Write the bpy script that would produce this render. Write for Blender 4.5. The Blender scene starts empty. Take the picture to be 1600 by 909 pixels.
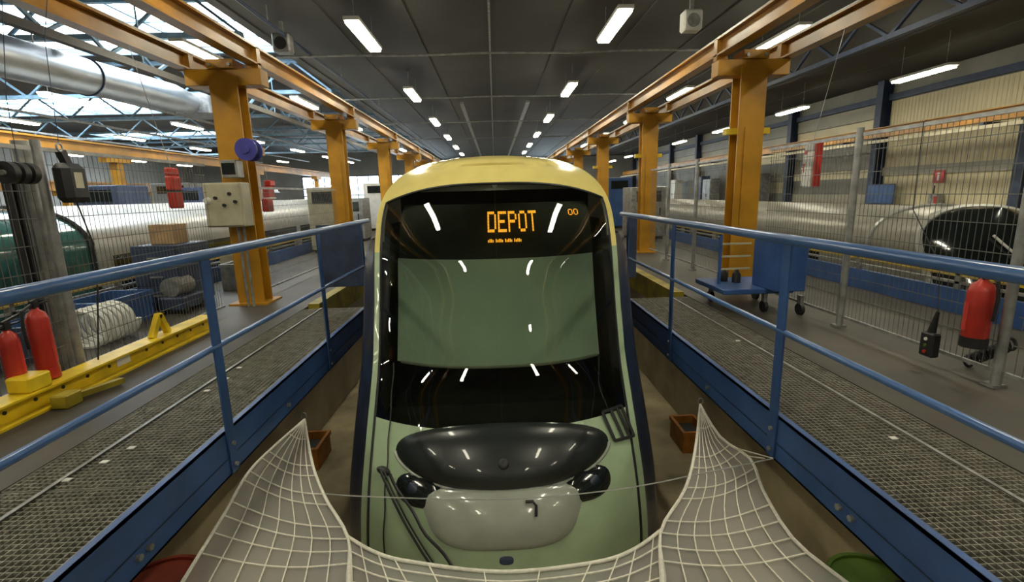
import bpy, math, random
import numpy as np
from mathutils import Vector, Matrix
random.seed(7)
scene = bpy.context.scene
COL = scene.collection

# ------------------------------------------------------------------ camera
F, CX, CY = 760.0, 800.0, 454.5
VP, ROLL, CAM = (773.0, 303.0), math.radians(1.85), np.array([0, 0, 1.41])
_d = np.array([(VP[0]-CX)/F, -(VP[1]-CY)/F, 1.0]); _d /= np.linalg.norm(_d)
_u = np.array([-math.sin(ROLL), math.cos(ROLL), 0.0]); _u -= _d*np.dot(_u, _d); _u /= np.linalg.norm(_u)
_x = np.cross(_u, _d); _x /= np.linalg.norm(_x)
if _x[0] < 0: _x = -_x
B = np.array([_x, _d, _u])                       # rows: world X, Y, Z in (right, up, forward)
cd = bpy.data.cameras.new('camera'); cam = bpy.data.objects.new('camera', cd); COL.objects.link(cam)
cd.sensor_width = 36.0; cd.lens = F/1600*36; cd.clip_start = 0.05; cd.clip_end = 300
R3 = Matrix([[B[i][0], B[i][1], -B[i][2]] for i in range(3)])
cam.matrix_world = Matrix.Translation(Vector(CAM)) @ R3.to_4x4()
scene.camera = cam

def on(px, py, X=None, Y=None, Z=None):           # photo pixel -> point on a known plane of the place
    r = B @ np.array([(px-CX)/F, -(py-CY)/F, 1.0])
    t = (X-CAM[0])/r[0] if X is not None else (Y-CAM[1])/r[1] if Y is not None else (Z-CAM[2])/r[2]
    return Vector(CAM + t*r)

# ------------------------------------------------------------------ world, exposure
wd = bpy.data.worlds.new('overcast_sky'); scene.world = wd; wd.use_nodes = True
bg = wd.node_tree.nodes['Background']
bg.inputs[0].default_value = (0.90, 0.96, 1.0, 1); bg.inputs[1].default_value = 8.0
TUBE = 26.0                                       # emission of the fluorescent tubes
vs = scene.view_settings
vs.view_transform = 'Standard'; vs.look = 'None'; vs.gamma = 1.0; vs.use_curve_mapping = False
vs.exposure = 0.85
scene.cycles.use_denoising = True
scene.cycles.max_bounces = 8; scene.cycles.transparent_max_bounces = 24
scene.cycles.sample_clamp_indirect = 8.0

# ------------------------------------------------------------------ materials
MATS = {}
def mat(name, c, rough=.5, metal=0.0, var=.12, scale=6.0, bump=0.0, coat=0.0, emit=None, strength=0, dirt=None, spec=None):
    if name in MATS: return MATS[name]
    m = bpy.data.materials.new(name); m.use_nodes = True; nt = m.node_tree; N = nt.nodes; L = nt.links
    p = N['Principled BSDF']
    p.inputs['Roughness'].default_value = rough; p.inputs['Metallic'].default_value = metal
    p.inputs['Coat Weight'].default_value = coat
    if spec is not None: p.inputs['Specular IOR Level'].default_value = spec
    if emit:
        p.inputs['Emission Color'].default_value = (*emit, 1); p.inputs['Emission Strength'].default_value = strength
    tc = N.new('ShaderNodeTexCoord'); nz = N.new('ShaderNodeTexNoise'); nz.inputs['Scale'].default_value = scale
    nz.inputs['Detail'].default_value = 6; L.new(tc.outputs['Object'], nz.inputs['Vector'])
    rp = N.new('ShaderNodeValToRGB'); rp.color_ramp.elements[0].position = .3; rp.color_ramp.elements[1].position = .72
    d = dirt if dirt else tuple(v*(1-var*2) for v in c)
    rp.color_ramp.elements[0].color = (*d, 1); rp.color_ramp.elements[1].color = (*[min(1, v*(1+var)) for v in c], 1)
    L.new(nz.outputs['Fac'], rp.inputs['Fac']); L.new(rp.outputs['Color'], p.inputs['Base Color'])
    if bump:
        b = N.new('ShaderNodeBump'); b.inputs['Strength'].default_value = bump; b.inputs['Distance'].default_value = .01
        n2 = N.new('ShaderNodeTexNoise'); n2.inputs['Scale'].default_value = scale*8; L.new(tc.outputs['Object'], n2.inputs['Vector'])
        L.new(n2.outputs['Fac'], b.inputs['Height']); L.new(b.outputs['Normal'], p.inputs['Normal'])
    MATS[name] = m; return m
def glassmat(name, tint, refl=1.0, rough=.015, ior=1.5, haze=0.0, fixed=None):
    m = bpy.data.materials.new(name); m.use_nodes = True; nt = m.node_tree; N = nt.nodes; L = nt.links; N.clear()
    o = N.new('ShaderNodeOutputMaterial'); mx = N.new('ShaderNodeMixShader'); t = N.new('ShaderNodeBsdfTransparent')
    g = N.new('ShaderNodeBsdfGlossy'); f = N.new('ShaderNodeFresnel'); f.inputs['IOR'].default_value = ior
    t.inputs[0].default_value = (*tint, 1); g.inputs['Color'].default_value = (refl, refl, refl, 1); g.inputs['Roughness'].default_value = rough
    mx.inputs[0].default_value = fixed or 0.0
    if fixed is None: L.new(f.outputs[0], mx.inputs[0])
    L.new(g.outputs[0], mx.inputs[2])
    if haze:
        df = N.new('ShaderNodeBsdfDiffuse'); df.inputs[0].default_value = (.6, .62, .58, 1); m2 = N.new('ShaderNodeMixShader')
        m2.inputs[0].default_value = haze; L.new(t.outputs[0], m2.inputs[1]); L.new(df.outputs[0], m2.inputs[2]); L.new(m2.outputs[0], mx.inputs[1])
    else: L.new(t.outputs[0], mx.inputs[1])
    L.new(mx.outputs[0], o.inputs[0]); MATS[name] = m; return m
def veilmat(name, c, alpha):
    m = bpy.data.materials.new(name); m.use_nodes = True; nt = m.node_tree; N = nt.nodes; L = nt.links; N.clear()
    o = N.new('ShaderNodeOutputMaterial'); mx = N.new('ShaderNodeMixShader'); t = N.new('ShaderNodeBsdfTransparent')
    d = N.new('ShaderNodeBsdfDiffuse'); d.inputs[0].default_value = (*c, 1); mx.inputs[0].default_value = alpha
    L.new(t.outputs[0], mx.inputs[1]); L.new(d.outputs[0], mx.inputs[2]); L.new(mx.outputs[0], o.inputs[0]); MATS[name] = m; return m

ORANGE = mat('orange_steel', (.47, .225, .012), .42, var=.16, scale=2.5, bump=.05)
RUNWAY = mat('runway_ochre_steel', (.42, .20, .024), .34, var=.2, scale=2.0)
BLUE = mat('blue_paint', (.040, .105, .30), .42, var=.14, scale=3.0)
BLUEL = mat('blue_tube_paint', (.055, .135, .34), .28, var=.10, scale=3.0, coat=.3)
BLUED = mat('dark_blue_steel', (.035, .055, .11), .5, var=.2)
TRUSS = mat('pale_blue_truss_paint', (.20, .34, .46), .5, var=.15)
GALV = mat('galvanised_steel', (.36, .36, .35), .45, .55, var=.2, scale=9)
GRATE = mat('grating_steel', (.30, .285, .235), .5, .3, var=.2, scale=12)
SILVER = mat('silver_duct', (.46, .47, .47), .36, .85, var=.08, scale=3)
CONC = mat('hall_concrete', (.070, .062, .047), .55, var=.25, scale=1.1, bump=.1)
PITC = mat('pit_concrete', (.46, .385, .245), .2, var=.3, scale=1.4, bump=.08)
CEIL = mat('dark_roof_deck', (.054, .050, .043), .7, var=.15, scale=.6)
CEILR = mat('dark_roof_deck_side', (.062, .06, .055), .7, var=.2, scale=.5)
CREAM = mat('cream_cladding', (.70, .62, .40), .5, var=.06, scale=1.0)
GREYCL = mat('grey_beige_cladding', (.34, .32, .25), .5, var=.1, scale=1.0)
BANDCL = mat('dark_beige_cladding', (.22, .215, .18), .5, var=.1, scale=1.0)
WALLG = mat('grey_wall', (.30, .31, .31), .6, var=.12, scale=.7)
BLACK = mat('black_rubber', (.018, .018, .02), .45, var=.2)
BLKGL = mat('black_gloss', (.012, .016, .016), .12, var=.1, coat=.6)
DARK = mat('dark_interior', (.022, .024, .022), .7, var=.2)
RED = mat('red_enamel', (.50, .035, .022), .32, var=.15, scale=5)
REDC = mat('red_cloth', (.62, .045, .03), .6, var=.12)
WHITE = mat('white_plastic', (.74, .74, .70), .45, var=.06)
BEIGE = mat('beige_enamel', (.46, .43, .31), .45, var=.1)
YELLOW = mat('yellow_paint', (.74, .52, .015), .42, var=.16, scale=5)
OLIVE = mat('yellow_edge_paint', (.36, .28, .02), .5, var=.25, scale=4)
TYEL = mat('tram_yellow', (.95, .80, .28), .22, var=.03, coat=.6)
TGREEN = mat('tram_pale_green', (.43, .56, .36), .24, var=.04, coat=.6)
TGREY = mat('tram_roof_grey', (.42, .42, .38), .4, .3, var=.08)
TCOVER = mat('coupler_cover_grey', (.36, .385, .33), .22, var=.05, coat=.5)
BLIND = mat('sun_blind_fabric', (.54, .65, .585), .7, var=.05, scale=3)
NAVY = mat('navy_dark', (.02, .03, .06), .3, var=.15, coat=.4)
TDIM = mat('tram_dull_silver', (.34, .325, .27), .36, .3, var=.08)
TSILV = mat('tram_silver', (.60, .60, .57), .34, .35, var=.06)
TEAL = mat('teal_gloss', (.05, .17, .16), .12, var=.2, coat=.5)
ROPE = mat('white_rope', (.82, .79, .68), .8, var=.08, scale=40)
STEELW = mat('wire_rope', (.42, .42, .40), .4, .5)
CARD = mat('cardboard', (.42, .27, .14), .8, var=.12)
PURPLE = mat('violet_blue_plastic', (.055, .055, .32), .4, var=.12)
ORBOX = mat('orange_brown_plastic', (.42, .16, .02), .6, var=.2)
DRED = mat('dull_red_enamel', (.22, .03, .014), .5, var=.2)
GREENP = mat('green_plastic', (.075, .14, .015), .6, var=.2)
LED = mat('orange_led', (.9, .4, .05), .4, emit=(1.0, .40, .03), strength=.75)
LAMP = mat('lit_tube', (1, 1, .95), .5, emit=(1.0, .945, .74), strength=TUBE)
CREAMT = mat('cream_cable_tray', (.62, .56, .40), .5, var=.1)
COWL = mat('cowl_satin_black', (.018, .023, .023), .30, var=.1, coat=.35)
OLIVEI = mat('cab_lining_olive', (.20, .19, .07), .6, var=.1)
MESHW = mat('fence_wire', (.17, .17, .16), .5, .3, var=.2)
TGLASS = glassmat('windshield_glass', (.78, .85, .72), .95, ior=1.75)
PANE = glassmat('skylight_glass', (.96, .98, 1.0), .8, fixed=.06, haze=.05)
WPANE = glassmat('window_glass', (.85, .92, .97), .8, fixed=.08)
FINE = veilmat('fine_grey_netting', (.40, .385, .36), .60)

# ------------------------------------------------------------------ mesh helpers
class MB:
    def __init__(s): s.v = []; s.f = []; s.sm = []
    def add(s, vs_, fs, smooth=False):
        o = len(s.v); s.v += [tuple(v) for v in vs_]; s.f += [tuple(i+o for i in f) for f in fs]; s.sm += [smooth]*len(fs); return s
    def box(s, x0, x1, y0, y1, z0, z1, c=0.0):
        if c <= 0:
            v = [(x, y, z) for z in (z0, z1) for y in (y0, y1) for x in (x0, x1)]
            return s.add(v, [(0, 2, 3, 1), (4, 5, 7, 6), (0, 1, 5, 4), (2, 6, 7, 3), (0, 4, 6, 2), (1, 3, 7, 5)])
        lo, hi = (x0, y0, z0), (x1, y1, z1); v = []; idx = {}
        for sx in (0, 1):
            for sy in (0, 1):
                for sz in (0, 1):
                    for ax in range(3):
                        q = []
                        for k, sg in enumerate((sx, sy, sz)):
                            e = lo[k] if sg == 0 else hi[k]
                            q.append(e if k == ax else e + (c if sg == 0 else -c))
                        idx[(sx, sy, sz, ax)] = len(v); v.append(q)
        f = []
        for ax in range(3):
            a, b = [k for k in range(3) if k != ax]
            for sg in (0, 1):
                q = []
                for (p, r) in ((0, 0), (1, 0), (1, 1), (0, 1)):
                    t = [0, 0, 0]; t[ax] = sg; t[a] = p; t[b] = r; q.append(idx[(*t, ax)])
                if (sg == 0) ^ (ax == 1): q.reverse()
                f.append(q)
            for p in (0, 1):
                for r in (0, 1):
                    t0 = [0, 0, 0]; t0[a] = p; t0[b] = r; t1 = list(t0); t1[ax] = 1
                    f.append([idx[(*t0, a)], idx[(*t1, a)], idx[(*t1, b)], idx[(*t0, b)]])
        for t in [(i, j, k) for i in (0, 1) for j in (0, 1) for k in (0, 1)]:
            f.append([idx[(*t, 0)], idx[(*t, 1)], idx[(*t, 2)]])
        return s.add(v, f)
    def bar(s, p0, p1, w, h, up=(0, 0, 1)):
        p0, p1 = Vector(p0), Vector(p1); d = (p1-p0).normalized(); up = Vector(up)
        if abs(d.dot(up)) > .98: up = Vector((0, 1, 0))
        a = d.cross(up).normalized()*w/2; b = a.cross(d).normalized()*h/2
        v = [p+sa*a+sb*b for p in (p0, p1) for sa, sb in ((-1, -1), (1, -1), (1, 1), (-1, 1))]
        return s.add(v, [(0, 1, 2, 3), (7, 6, 5, 4), (0, 4, 5, 1), (1, 5, 6, 2), (2, 6, 7, 3), (3, 7, 4, 0)])
    def cyl(s, p0, p1, r0, r1=None, n=12, cap=True):
        r1 = r0 if r1 is None else r1; p0, p1 = Vector(p0), Vector(p1); d = (p1-p0).normalized()
        a = d.orthogonal().normalized(); b = d.cross(a)
        v = [p+r*(math.cos(2*math.pi*i/n)*a+math.sin(2*math.pi*i/n)*b) for p, r in ((p0, r0), (p1, r1)) for i in range(n)]
        s.add(v, [(i, (i+1) % n, n+(i+1) % n, n+i) for i in range(n)], True)
        if cap: s.add(v[:n], [tuple(range(n-1, -1, -1))]); s.add(v[n:], [tuple(range(n))])
        return s
    def tube(s, pts, r, n=6, closed=False):
        pts = [Vector(p) for p in pts]; m = len(pts); v = []; a = None
        for i, p in enumerate(pts):
            q0 = pts[(i-1) % m] if closed else pts[max(i-1, 0)]; q1 = pts[(i+1) % m] if closed else pts[min(i+1, m-1)]
            d = (q1-q0).normalized()
            a = d.orthogonal().normalized() if a is None else (a-d*a.dot(d)).normalized()
            b = d.cross(a)
            rr = r[i] if isinstance(r, (list, tuple)) else r
            v += [p+rr*(math.cos(2*math.pi*k/n)*a+math.sin(2*math.pi*k/n)*b) for k in range(n)]
        f = [(i*n+k, i*n+(k+1) % n, ((i+1) % m)*n+(k+1) % n, ((i+1) % m)*n+k) for i in range(m if closed else m-1) for k in range(n)]
        if not closed: f += [tuple(range(n-1, -1, -1)), tuple((m-1)*n+k for k in range(n))]
        return s.add(v, f, True)
    def grid(s, fn, us, vs_, smooth=True, flip=False):
        nu, nv = len(us), len(vs_); v = [fn(a, b) for b in vs_ for a in us]
        f = [(j*nu+i, j*nu+i+1, (j+1)*nu+i+1, (j+1)*nu+i) for j in range(nv-1) for i in range(nu-1)]
        if flip: f = [q[::-1] for q in f]
        return s.add(v, f, smooth)
    def lathe(s, prof, c=(0, 0, 0), n=20):
        v = [(c[0]+r*math.cos(2*math.pi*i/n), c[1]+r*math.sin(2*math.pi*i/n), c[2]+z) for r, z in prof for i in range(n)]
        f = [(j*n+i, j*n+(i+1) % n, (j+1)*n+(i+1) % n, (j+1)*n+i) for j in range(len(prof)-1) for i in range(n)]
        return s.add(v, f, True)
    def ibeam_y(s, x, y0, y1, z0, z1, w, tf=.022, tw=.016):
        s.box(x-w/2, x+w/2, y0, y1, z0, z0+tf); s.box(x-w/2, x+w/2, y0, y1, z1-tf, z1); s.box(x-tw/2, x+tw/2, y0, y1, z0+tf, z1-tf); return s
    def mesh(s, name, off=(0, 0, 0)):
        me = bpy.data.meshes.new(name); o = off
        me.from_pydata([(a-o[0], b-o[1], c-o[2]) for a, b, c in s.v], [], s.f)
        me.polygons.foreach_set('use_smooth', s.sm); me.update()
        if any(s.sm): me.set_sharp_from_angle(angle=math.radians(45))
        return me
    def build(s, name, m, parent=None, label=None, kind=None):
        off = ORG.get(parent.name, (0, 0, 0)) if parent else (0, 0, 0)
        o = bpy.data.objects.new(name, s.mesh(name, off)); o.data.materials.append(m); COL.objects.link(o)
        if parent: o.parent = parent; ORG[o.name] = off
        if label: o['label'] = label
        if kind: o['kind'] = kind
        return o
ORG = {}
def thing(name, label, cat, loc=(0, 0, 0), group=None):
    e = bpy.data.objects.new(name, None); COL.objects.link(e); e.location = loc; e.empty_display_size = .1
    e['label'] = label; e['category'] = cat; ORG[e.name] = tuple(loc)
    if group: e['group'] = group
    return e
def tag(o, label, cat, group=None):
    o['label'] = label; o['category'] = cat
    if group: o['group'] = group
    return o
def dup(o, loc=None, label=None, group=None, rz=None, parent=None):
    c = o.copy(); COL.objects.link(c)
    if parent: c.parent = parent
    if loc is not None: c.location = loc
    if rz is not None: c.rotation_euler[2] = rz
    if label: c['label'] = label
    if group: c['group'] = group
    for ch in list(o.children): dup(ch, parent=c)
    return c
def piece(me, name, m, parent, loc):                # an alike piece sharing mesh data
    o = bpy.data.objects.new(name, me); COL.objects.link(o)
    if not me.materials: me.materials.append(m)
    o.parent = parent
    pl = ORG.get(parent.name, (0, 0, 0)); o.location = (loc[0]-pl[0], loc[1]-pl[1], loc[2]-pl[2])
    return o
def struct(name, mb, m): return mb.build(name, m, kind='structure')
def lin(a, b, n): return [a+(b-a)*i/(n-1) for i in range(n)]
def ss(t): t = max(0, min(1, t)); return t*t*(3-2*t)

# ================================================================== the hall
PIT = -1.75; YB = 46.0; YF = -8.0; XL = -27.0; XR = 12.7; ZC = 4.6; ZL = 5.5
EX = 2.55                                            # floor edge along the middle track
mb = MB()
for a, b in ((XL, -8.9), (-5.25, -EX), (EX, 5.25), (9.4, XR)): mb.box(a, b, YF, YB, PIT-.2, 0)
struct('floor', mb, CONC)
mb = MB()
for a, b in ((-8.9, -5.25), (-EX, EX), (5.25, 9.4)): mb.box(a, b, YF, YB, PIT-.2, PIT)
struct('floor_pit', mb, PITC)
PWALL = mat('pit_wall_brightened', (.52, .44, .28), .5, var=.2, scale=1.5)  # lighter tan lining stands in for light missing under the gangways
struct('wall_pit_left', MB().box(-EX, -EX+.03, YF, YB, PIT, -.31), PWALL); struct('wall_pit_right', MB().box(EX-.03, EX, YF, YB, PIT, -.31), PWALL)
for i, x in enumerate((-.72, .72)):
    r = MB().box(x-.035, x+.035, YF+.3, YB-.3, PIT, PIT+.06); struct('trim_%d' % (i+1), r, GALV)
# ceiling of the middle and right bays
cl = struct('ceiling', MB().box(-4.6, XR, YF, YB, ZC, ZC+.15), CEIL)
for x in (-4.4, -2.9, -1.45, .0, 1.45, 2.9, 4.4, 6.0, 7.6, 9.2, 10.8):
    MB().box(x-.02, x+.02, YF, YB, ZC-.025, ZC).build('deck_joint', GALV if x == 0 else CEIL, cl)
# left hall roof with three glazed bands
bands = [(11.2, 14.9), (20.2, 24.2), (30.2, 33.6)]; bandx = [(-14.0, -5.0), (-24.0, -15.2), (-24.0, -15.2)]
mb = MB(); ys = [YF]+[q for b in bands for q in b]+[YB]
for k in range(0, len(ys), 2): mb.box(XL, -4.6, ys[k], ys[k+1], ZL, ZL+.15)
for (a, b), (xa, xb) in zip(bands, bandx): mb.box(XL, xa, a, b, ZL, ZL+.15); mb.box(xb, -4.6, a, b, ZL, ZL+.15)
struct('ceiling_left_hall', mb, CEILR)
struct('wall_upstand', MB().box(-4.62, -4.5, YF, YB, ZC+.15, ZL+.15), CEILR)
for k, (a, b) in enumerate(bands):
    w = MB(); xa, xb = bandx[k]
    w.box(xa, xb, a-.04, a+.06, ZL-.05, ZL+.1); w.box(xa, xb, b-.06, b+.04, ZL-.05, ZL+.1)
    wf = w.build('window_%d' % (k+1), TRUSS, kind='structure')
    nx = 6; dx = (xb-xa)/nx
    bar_me = MB().box(-.03, .03, a, b, ZL-.0, ZL+.06).mesh('glazing_bar')
    pane_me = MB().box(-dx/2+.04, dx/2-.04, a+.06, b-.06, ZL+.03, ZL+.045).mesh('pane')
    for i in range(nx+1): piece(bar_me, 'glazing_bar', TRUSS, wf, (xa+i*dx, 0, 0))
    for i in range(nx): piece(pane_me, 'pane', PANE, wf, (xa+(i+.5)*dx, 0, 0))
    for yy_ in (a+(b-a)*.36, a+(b-a)*.68): MB().box(xa, xb, yy_-.025, yy_+.025, ZL-.0, ZL+.05).build('cross_bar', TRUSS, wf)
# walls
struct('wall_left', MB().box(XL-.2, XL, YF, YB, PIT, ZL+.15), WALLG)
struct('wall_front', MB().box(XL, XR, YF-.2, YF, PIT-.2, ZL+.15), WALLG)
wins = [(-17.5, -14.5), (-13.5, -10.5), (-9.6, -7.0), (-6.4, -4.4), (3.6, 5.4), (6.2, 8.0)]
mb = MB(); xs = [XL]+[q for b in wins for q in b]+[XR]
for k in range(0, len(xs), 2): mb.box(xs[k], xs[k+1], YB, YB+.2, PIT-.2, ZL+.15)
for a, b in wins: mb.box(a, b, YB, YB+.2, PIT-.2, .1); mb.box(a, b, YB, YB+.2, 3.4, ZL+.15)
struct('wall_back', mb, WALLG)
for k, (a, b) in enumerate(wins):
    wf = MB().box(a, a+.08, YB, YB+.1, .1, 3.4).box(b-.08, b, YB, YB+.1, .1, 3.4).box(a, b, YB, YB+.1, 3.3, 3.4).box(a, b, YB, YB+.1, .1, .2).build('window_%d' % (k+4), BLUED, kind='structure')
    n = 3; dx = (b-a)/n
    for i in range(1, n): MB().box(a+i*dx-.04, a+i*dx+.04, YB, YB+.1, .2, 3.3).build('mullion', BLUED, wf)
    MB().box(a+.08, b-.08, YB, YB+.1, 1.6, 1.7).build('transom', BLUED, wf)
    for i in range(n):
        for z0, z1 in ((.2, 1.6), (1.7, 3.3)): MB().box(a+i*dx+.05, a+(i+1)*dx-.05, YB+.04, YB+.055, z0, z1).build('pane', WPANE, wf)
# right wall: backing, cladding pieces per bay between the columns
wr = struct('wall_right', MB().box(XR, XR+.2, YF, YB, PIT, ZC+.15), BANDCL)
WCOL = [6.8, 11.4, 16.0, 20.8, 25.8, 30.4, 35.0, 39.6, 44.2]
rib = MB(); n = 0
def ribsheet(w_, z0, z1):
    m_ = MB(); k = max(2, int(round(w_/.115))); pts = []
    for i in range(k):
        y = i*w_/k; d = w_/k
        pts += [(0, y), (0, y+d*.55), (-.012, y+d*.65), (-.012, y+d*.9)]
    pts.append((0, w_-.004))
    v = [(x, y, z) for z in (z0, z1) for x, y in pts]; q = len(pts)
    return m_.add(v, [(i, q+i, q+i+1, i+1) for i in range(q-1)])
rib_me = ribsheet(.607, -.0, 3.95).mesh('cladding_panel')
for b in range(len(WCOL)-1):
    y0, y1 = WCOL[b]+.16, WCOL[b+1]-.16
    if b <= 1:
        k = int((y1-y0)/.58)
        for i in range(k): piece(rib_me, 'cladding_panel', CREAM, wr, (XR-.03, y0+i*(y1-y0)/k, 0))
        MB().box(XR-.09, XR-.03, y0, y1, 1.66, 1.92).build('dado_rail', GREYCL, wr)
    else:
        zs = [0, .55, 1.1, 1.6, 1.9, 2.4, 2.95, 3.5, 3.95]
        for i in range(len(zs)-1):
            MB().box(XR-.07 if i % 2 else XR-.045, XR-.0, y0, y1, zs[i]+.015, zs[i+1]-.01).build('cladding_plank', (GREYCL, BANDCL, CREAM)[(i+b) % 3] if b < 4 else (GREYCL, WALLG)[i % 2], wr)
    MB().box(XR-.16, XR-.0, y0, y1, 3.98, 4.16).build('eaves_beam', BLUED, wr)
for i, y in enumerate(WCOL):
    c = MB().box(XR-.34, XR-.32, y-.13, y+.13, 0, ZC).box(XR-.04, XR-.02, y-.13, y+.13, 0, ZC).box(XR-.32, XR-.04, y-.01, y+.01, 0, ZC).build('wall_column', BLUED)
    tag(c, 'dark blue steel column standing against the clad side wall', 'column', 'wall columns along the clad side wall')

# ------------------------------------------------------------------ fluorescent battens
def make_light(rod):
    r = thing('fluorescent_light', 'x', 'ceiling light')
    MB().box(-.125, .125, -.80, .80, .0, .06, .008).build('housing', WHITE, r)
    MB().box(-.105, .105, -.77, .77, -.05, -.002, .016).build('diffuser', LAMP, r)
    for y in (-.6, .6): MB().cyl((0, y, .06), (0, y, rod), .006, n=5).build('hanger_rod', GALV, r)
    return r
rows = [(-2.13, 4.1, 'white fluorescent batten in the row over the tram, on the skylit hall side', 'lights over the tram, skylit hall side'),
        (2.07, 4.1, 'white fluorescent batten in the row over the tram, on the clad wall side', 'lights over the tram, clad wall side'),
        (-5.35, 4.1, 'fluorescent batten in the row just outside the orange crane columns, skylit side', 'lights outside the columns, skylit side'),
        (5.4, 4.1, 'fluorescent batten in the row just outside the orange crane columns, clad wall side', 'lights outside the columns, clad wall side'),
        (9.9, 3.86, 'fluorescent batten hung in the row along the clad side wall', 'lights along the clad wall'),
        (-11.0, 4.1, 'fluorescent batten in the skylit hall, row beside the silver duct', 'lights beside the silver duct'),
        (-15.2, 4.1, 'fluorescent batten in the skylit hall, row beyond the silver duct', 'lights beyond the silver duct'),
        (-19.0, 4.1, 'fluorescent batten over the lower crane beam of the skylit hall', 'lights over the lower crane beam'),
        (-23.0, 4.1, 'fluorescent batten in the outermost row against the far hall wall', 'lights by the far hall wall')]
for x, z, lab, grp in rows:
    off = {-2.13: 9.05, 2.07: 8.75, -5.35: 9.95, 5.4: 9.65, 9.9: 11.6, -11.0: 8.8, -15.2: 6.8}.get(x, 8.2)
    left_hall = x < -4.5
    ks = list(range(-3 if abs(x) < 6 else -1, 7))  # middle rows extended unseen behind the camera to brighten the tram front
    l0 = make_light((4.38 if left_hall else ZC)-z); l0['label'] = lab; l0['group'] = grp; l0.location = (x, off+5.0*ks[0], z)
    for k in ks[1:]: dup(l0, (x, off+5.0*k, z), lab, grp)
    if left_hall:
        lr = MB().box(x-.04, x+.04, -6.5, 42, 4.38, 4.45).build('light_rail', GALV)
        tag(lr, 'long thin steel rail carrying the '+grp, 'light rail')

# ------------------------------------------------------------------ orange crane columns and runway beams
def make_column(side):
    r = thing('crane_column', 'x', 'column')
    m_ = MB()
    m_.box(-.175, .175, -.13, -.105, .02, 2.98); m_.box(-.175, .175, .105, .13, .02, 2.98); m_.box(-.012, .012, -.105, .105, .02, 2.98)
    m_.build('shaft', ORANGE, r)
    MB().box(-side*.06-.03, -side*.06+.03, -.15, -.132, .9, 2.2).build('cover_strip', ORANGE, r)
    MB().box(-.26, .26, -.24, .24, 0, .025).build('base_plate', ORANGE, r)
    MB().box(-.48, .48, -.11, .11, 2.86, 3.06, .006).build('crosshead', ORANGE, r)
    MB().box(-.17, .17, -.15, .15, 3.06, 3.17, .006).build('cap_block', ORANGE, r)
    for x in (-.12, .12): MB().cyl((x, -.155, 3.1), (x, -.175, 3.1), .022, n=6).build('bolt', GALV, r)
    MB().box(-.30, .30, -.06, .06, 2.12, 2.20).build('arm_bracket', YELLOW, r) if side > 0 else None
    return r
colY = [6.85, 11.2, 15.9, 20.5, 25.1, 29.7]
for side, nm in ((-1, 'skylit hall'), (1, 'clad wall')):
    c0 = make_column(side)
    ordn = ['first', 'second', 'third', 'fourth', 'fifth', 'sixth']
    for i, y in enumerate(colY):
        lab = 'orange steel crane column with crosshead, %s in the row on the %s side of the tram' % (ordn[i], nm)
        if i == 0: c0.location = (side*(3.42 if side < 0 else 3.47), y, 0); c0['label'] = lab; c0['group'] = 'orange crane columns'
        else: dup(c0, (side*(3.42 if side < 0 else 3.47), y, 0), lab, 'orange crane columns')
    for x, t in ((3.06, 'inner'), (3.92, 'outer')):
        r = thing('runway_beam', '%s ochre crane runway beam resting on the columns of the %s side' % (t, nm), 'crane beam', (side*x, 2, 3.1), 'crane runway beams')
        MB().ibeam_y(side*x, -4, 38, 3.12 if t == 'inner' else 3.07, 3.34 if t == 'inner' else 3.28, .15).build('beam', RUNWAY, r)
        MB().box(side*x-.03, side*x+.03, -4, 38, 3.34 if t == 'inner' else 3.28, 3.375 if t == 'inner' else 3.315).build('crane_rail', GALV, r)
        for y in colY:
            MB().box(side*x-.075, side*x+.075, y-.05, y+.05, 3.06, 3.33 if t == 'inner' else 3.27).build('stiffener', RUNWAY, r)

# ------------------------------------------------------------------ the tram (front face fitted to the photograph)
TT = [(-1.5, 3.04), (-1.2, 3.07), (-.9, 3.2), (-.5, 3.5), (-.09, 3.84), (.4, 4.06), (.93, 4.24), (1.2, 4.42), (1.37, 4.56), (1.5, 4.70), (1.65, 4.86), (1.75, 5.0), (1.8, 5.2), (1.82, 5.6)]
_tz = np.array([a for a, b in TT]); _ty = np.array([b for a, b in TT])
_fz = np.linspace(-1.5, 1.82, 400); _fy = np.interp(_fz, _tz, _ty)
_k = np.ones(31)/31; _fp = np.concatenate([np.full(15, _fy[0]), _fy, np.full(15, _fy[-1])]); _fs = np.convolve(_fp, _k, 'valid')
_fs[-15:] = _fy[-15:]
def tyc(z): return float(np.interp(z, _fz, _fs))
def tw(z):
    t = max(0.0, (z-1.1)/.72); return 1.15*max(0.0, 1-t**2.8)**(1/2.8)
def S(u, z, d=0.0):
    a = abs(u)
    y = tyc(z)+.38*a**2.4
    e = .01
    if d:
        p = Vector((tw(z)*u, y, z)); pu = Vector((tw(z)*(u+e), tyc(z)+.38*abs(u+e)**2.4, z)); z2 = min(z+e, 1.819)
        pz = Vector((tw(z2)*u, tyc(z2)+.38*a**2.4, z2)); nrm = (pu-p).cross(pz-p).normalized()   # points to -Y
        if nrm.y > 0: nrm = -nrm
        p += nrm*d; return tuple(p)
    return (tw(z)*u, y, z)
def side(sg):
    def fn(s, z):
        w0 = tw(z); return (sg*(w0+(.03+.145*ss((1.25-z)/.5))*ss(s/.3)*min(1, w0/1.0)), tyc(z)+.38+s, z)
    return fn
tram = thing('tram', 'pale green and yellow tram with a large curved windshield standing on the middle track', 'tram', (0, 4.0, PIT))
UM = .93
def zt(u): return 1.505-.155*min(1, abs(u)/UM)**3.2
ZB = -.42
us = lin(-1, 1, 57); uw = lin(-UM, UM, 53)
ztop_rows = [1-(1-t)**2 for t in lin(0, 1, 18)]
m_ = MB().grid(lambda u, t: S(u, zt(u)+(1.8195-zt(u))*t), us, ztop_rows)
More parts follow.
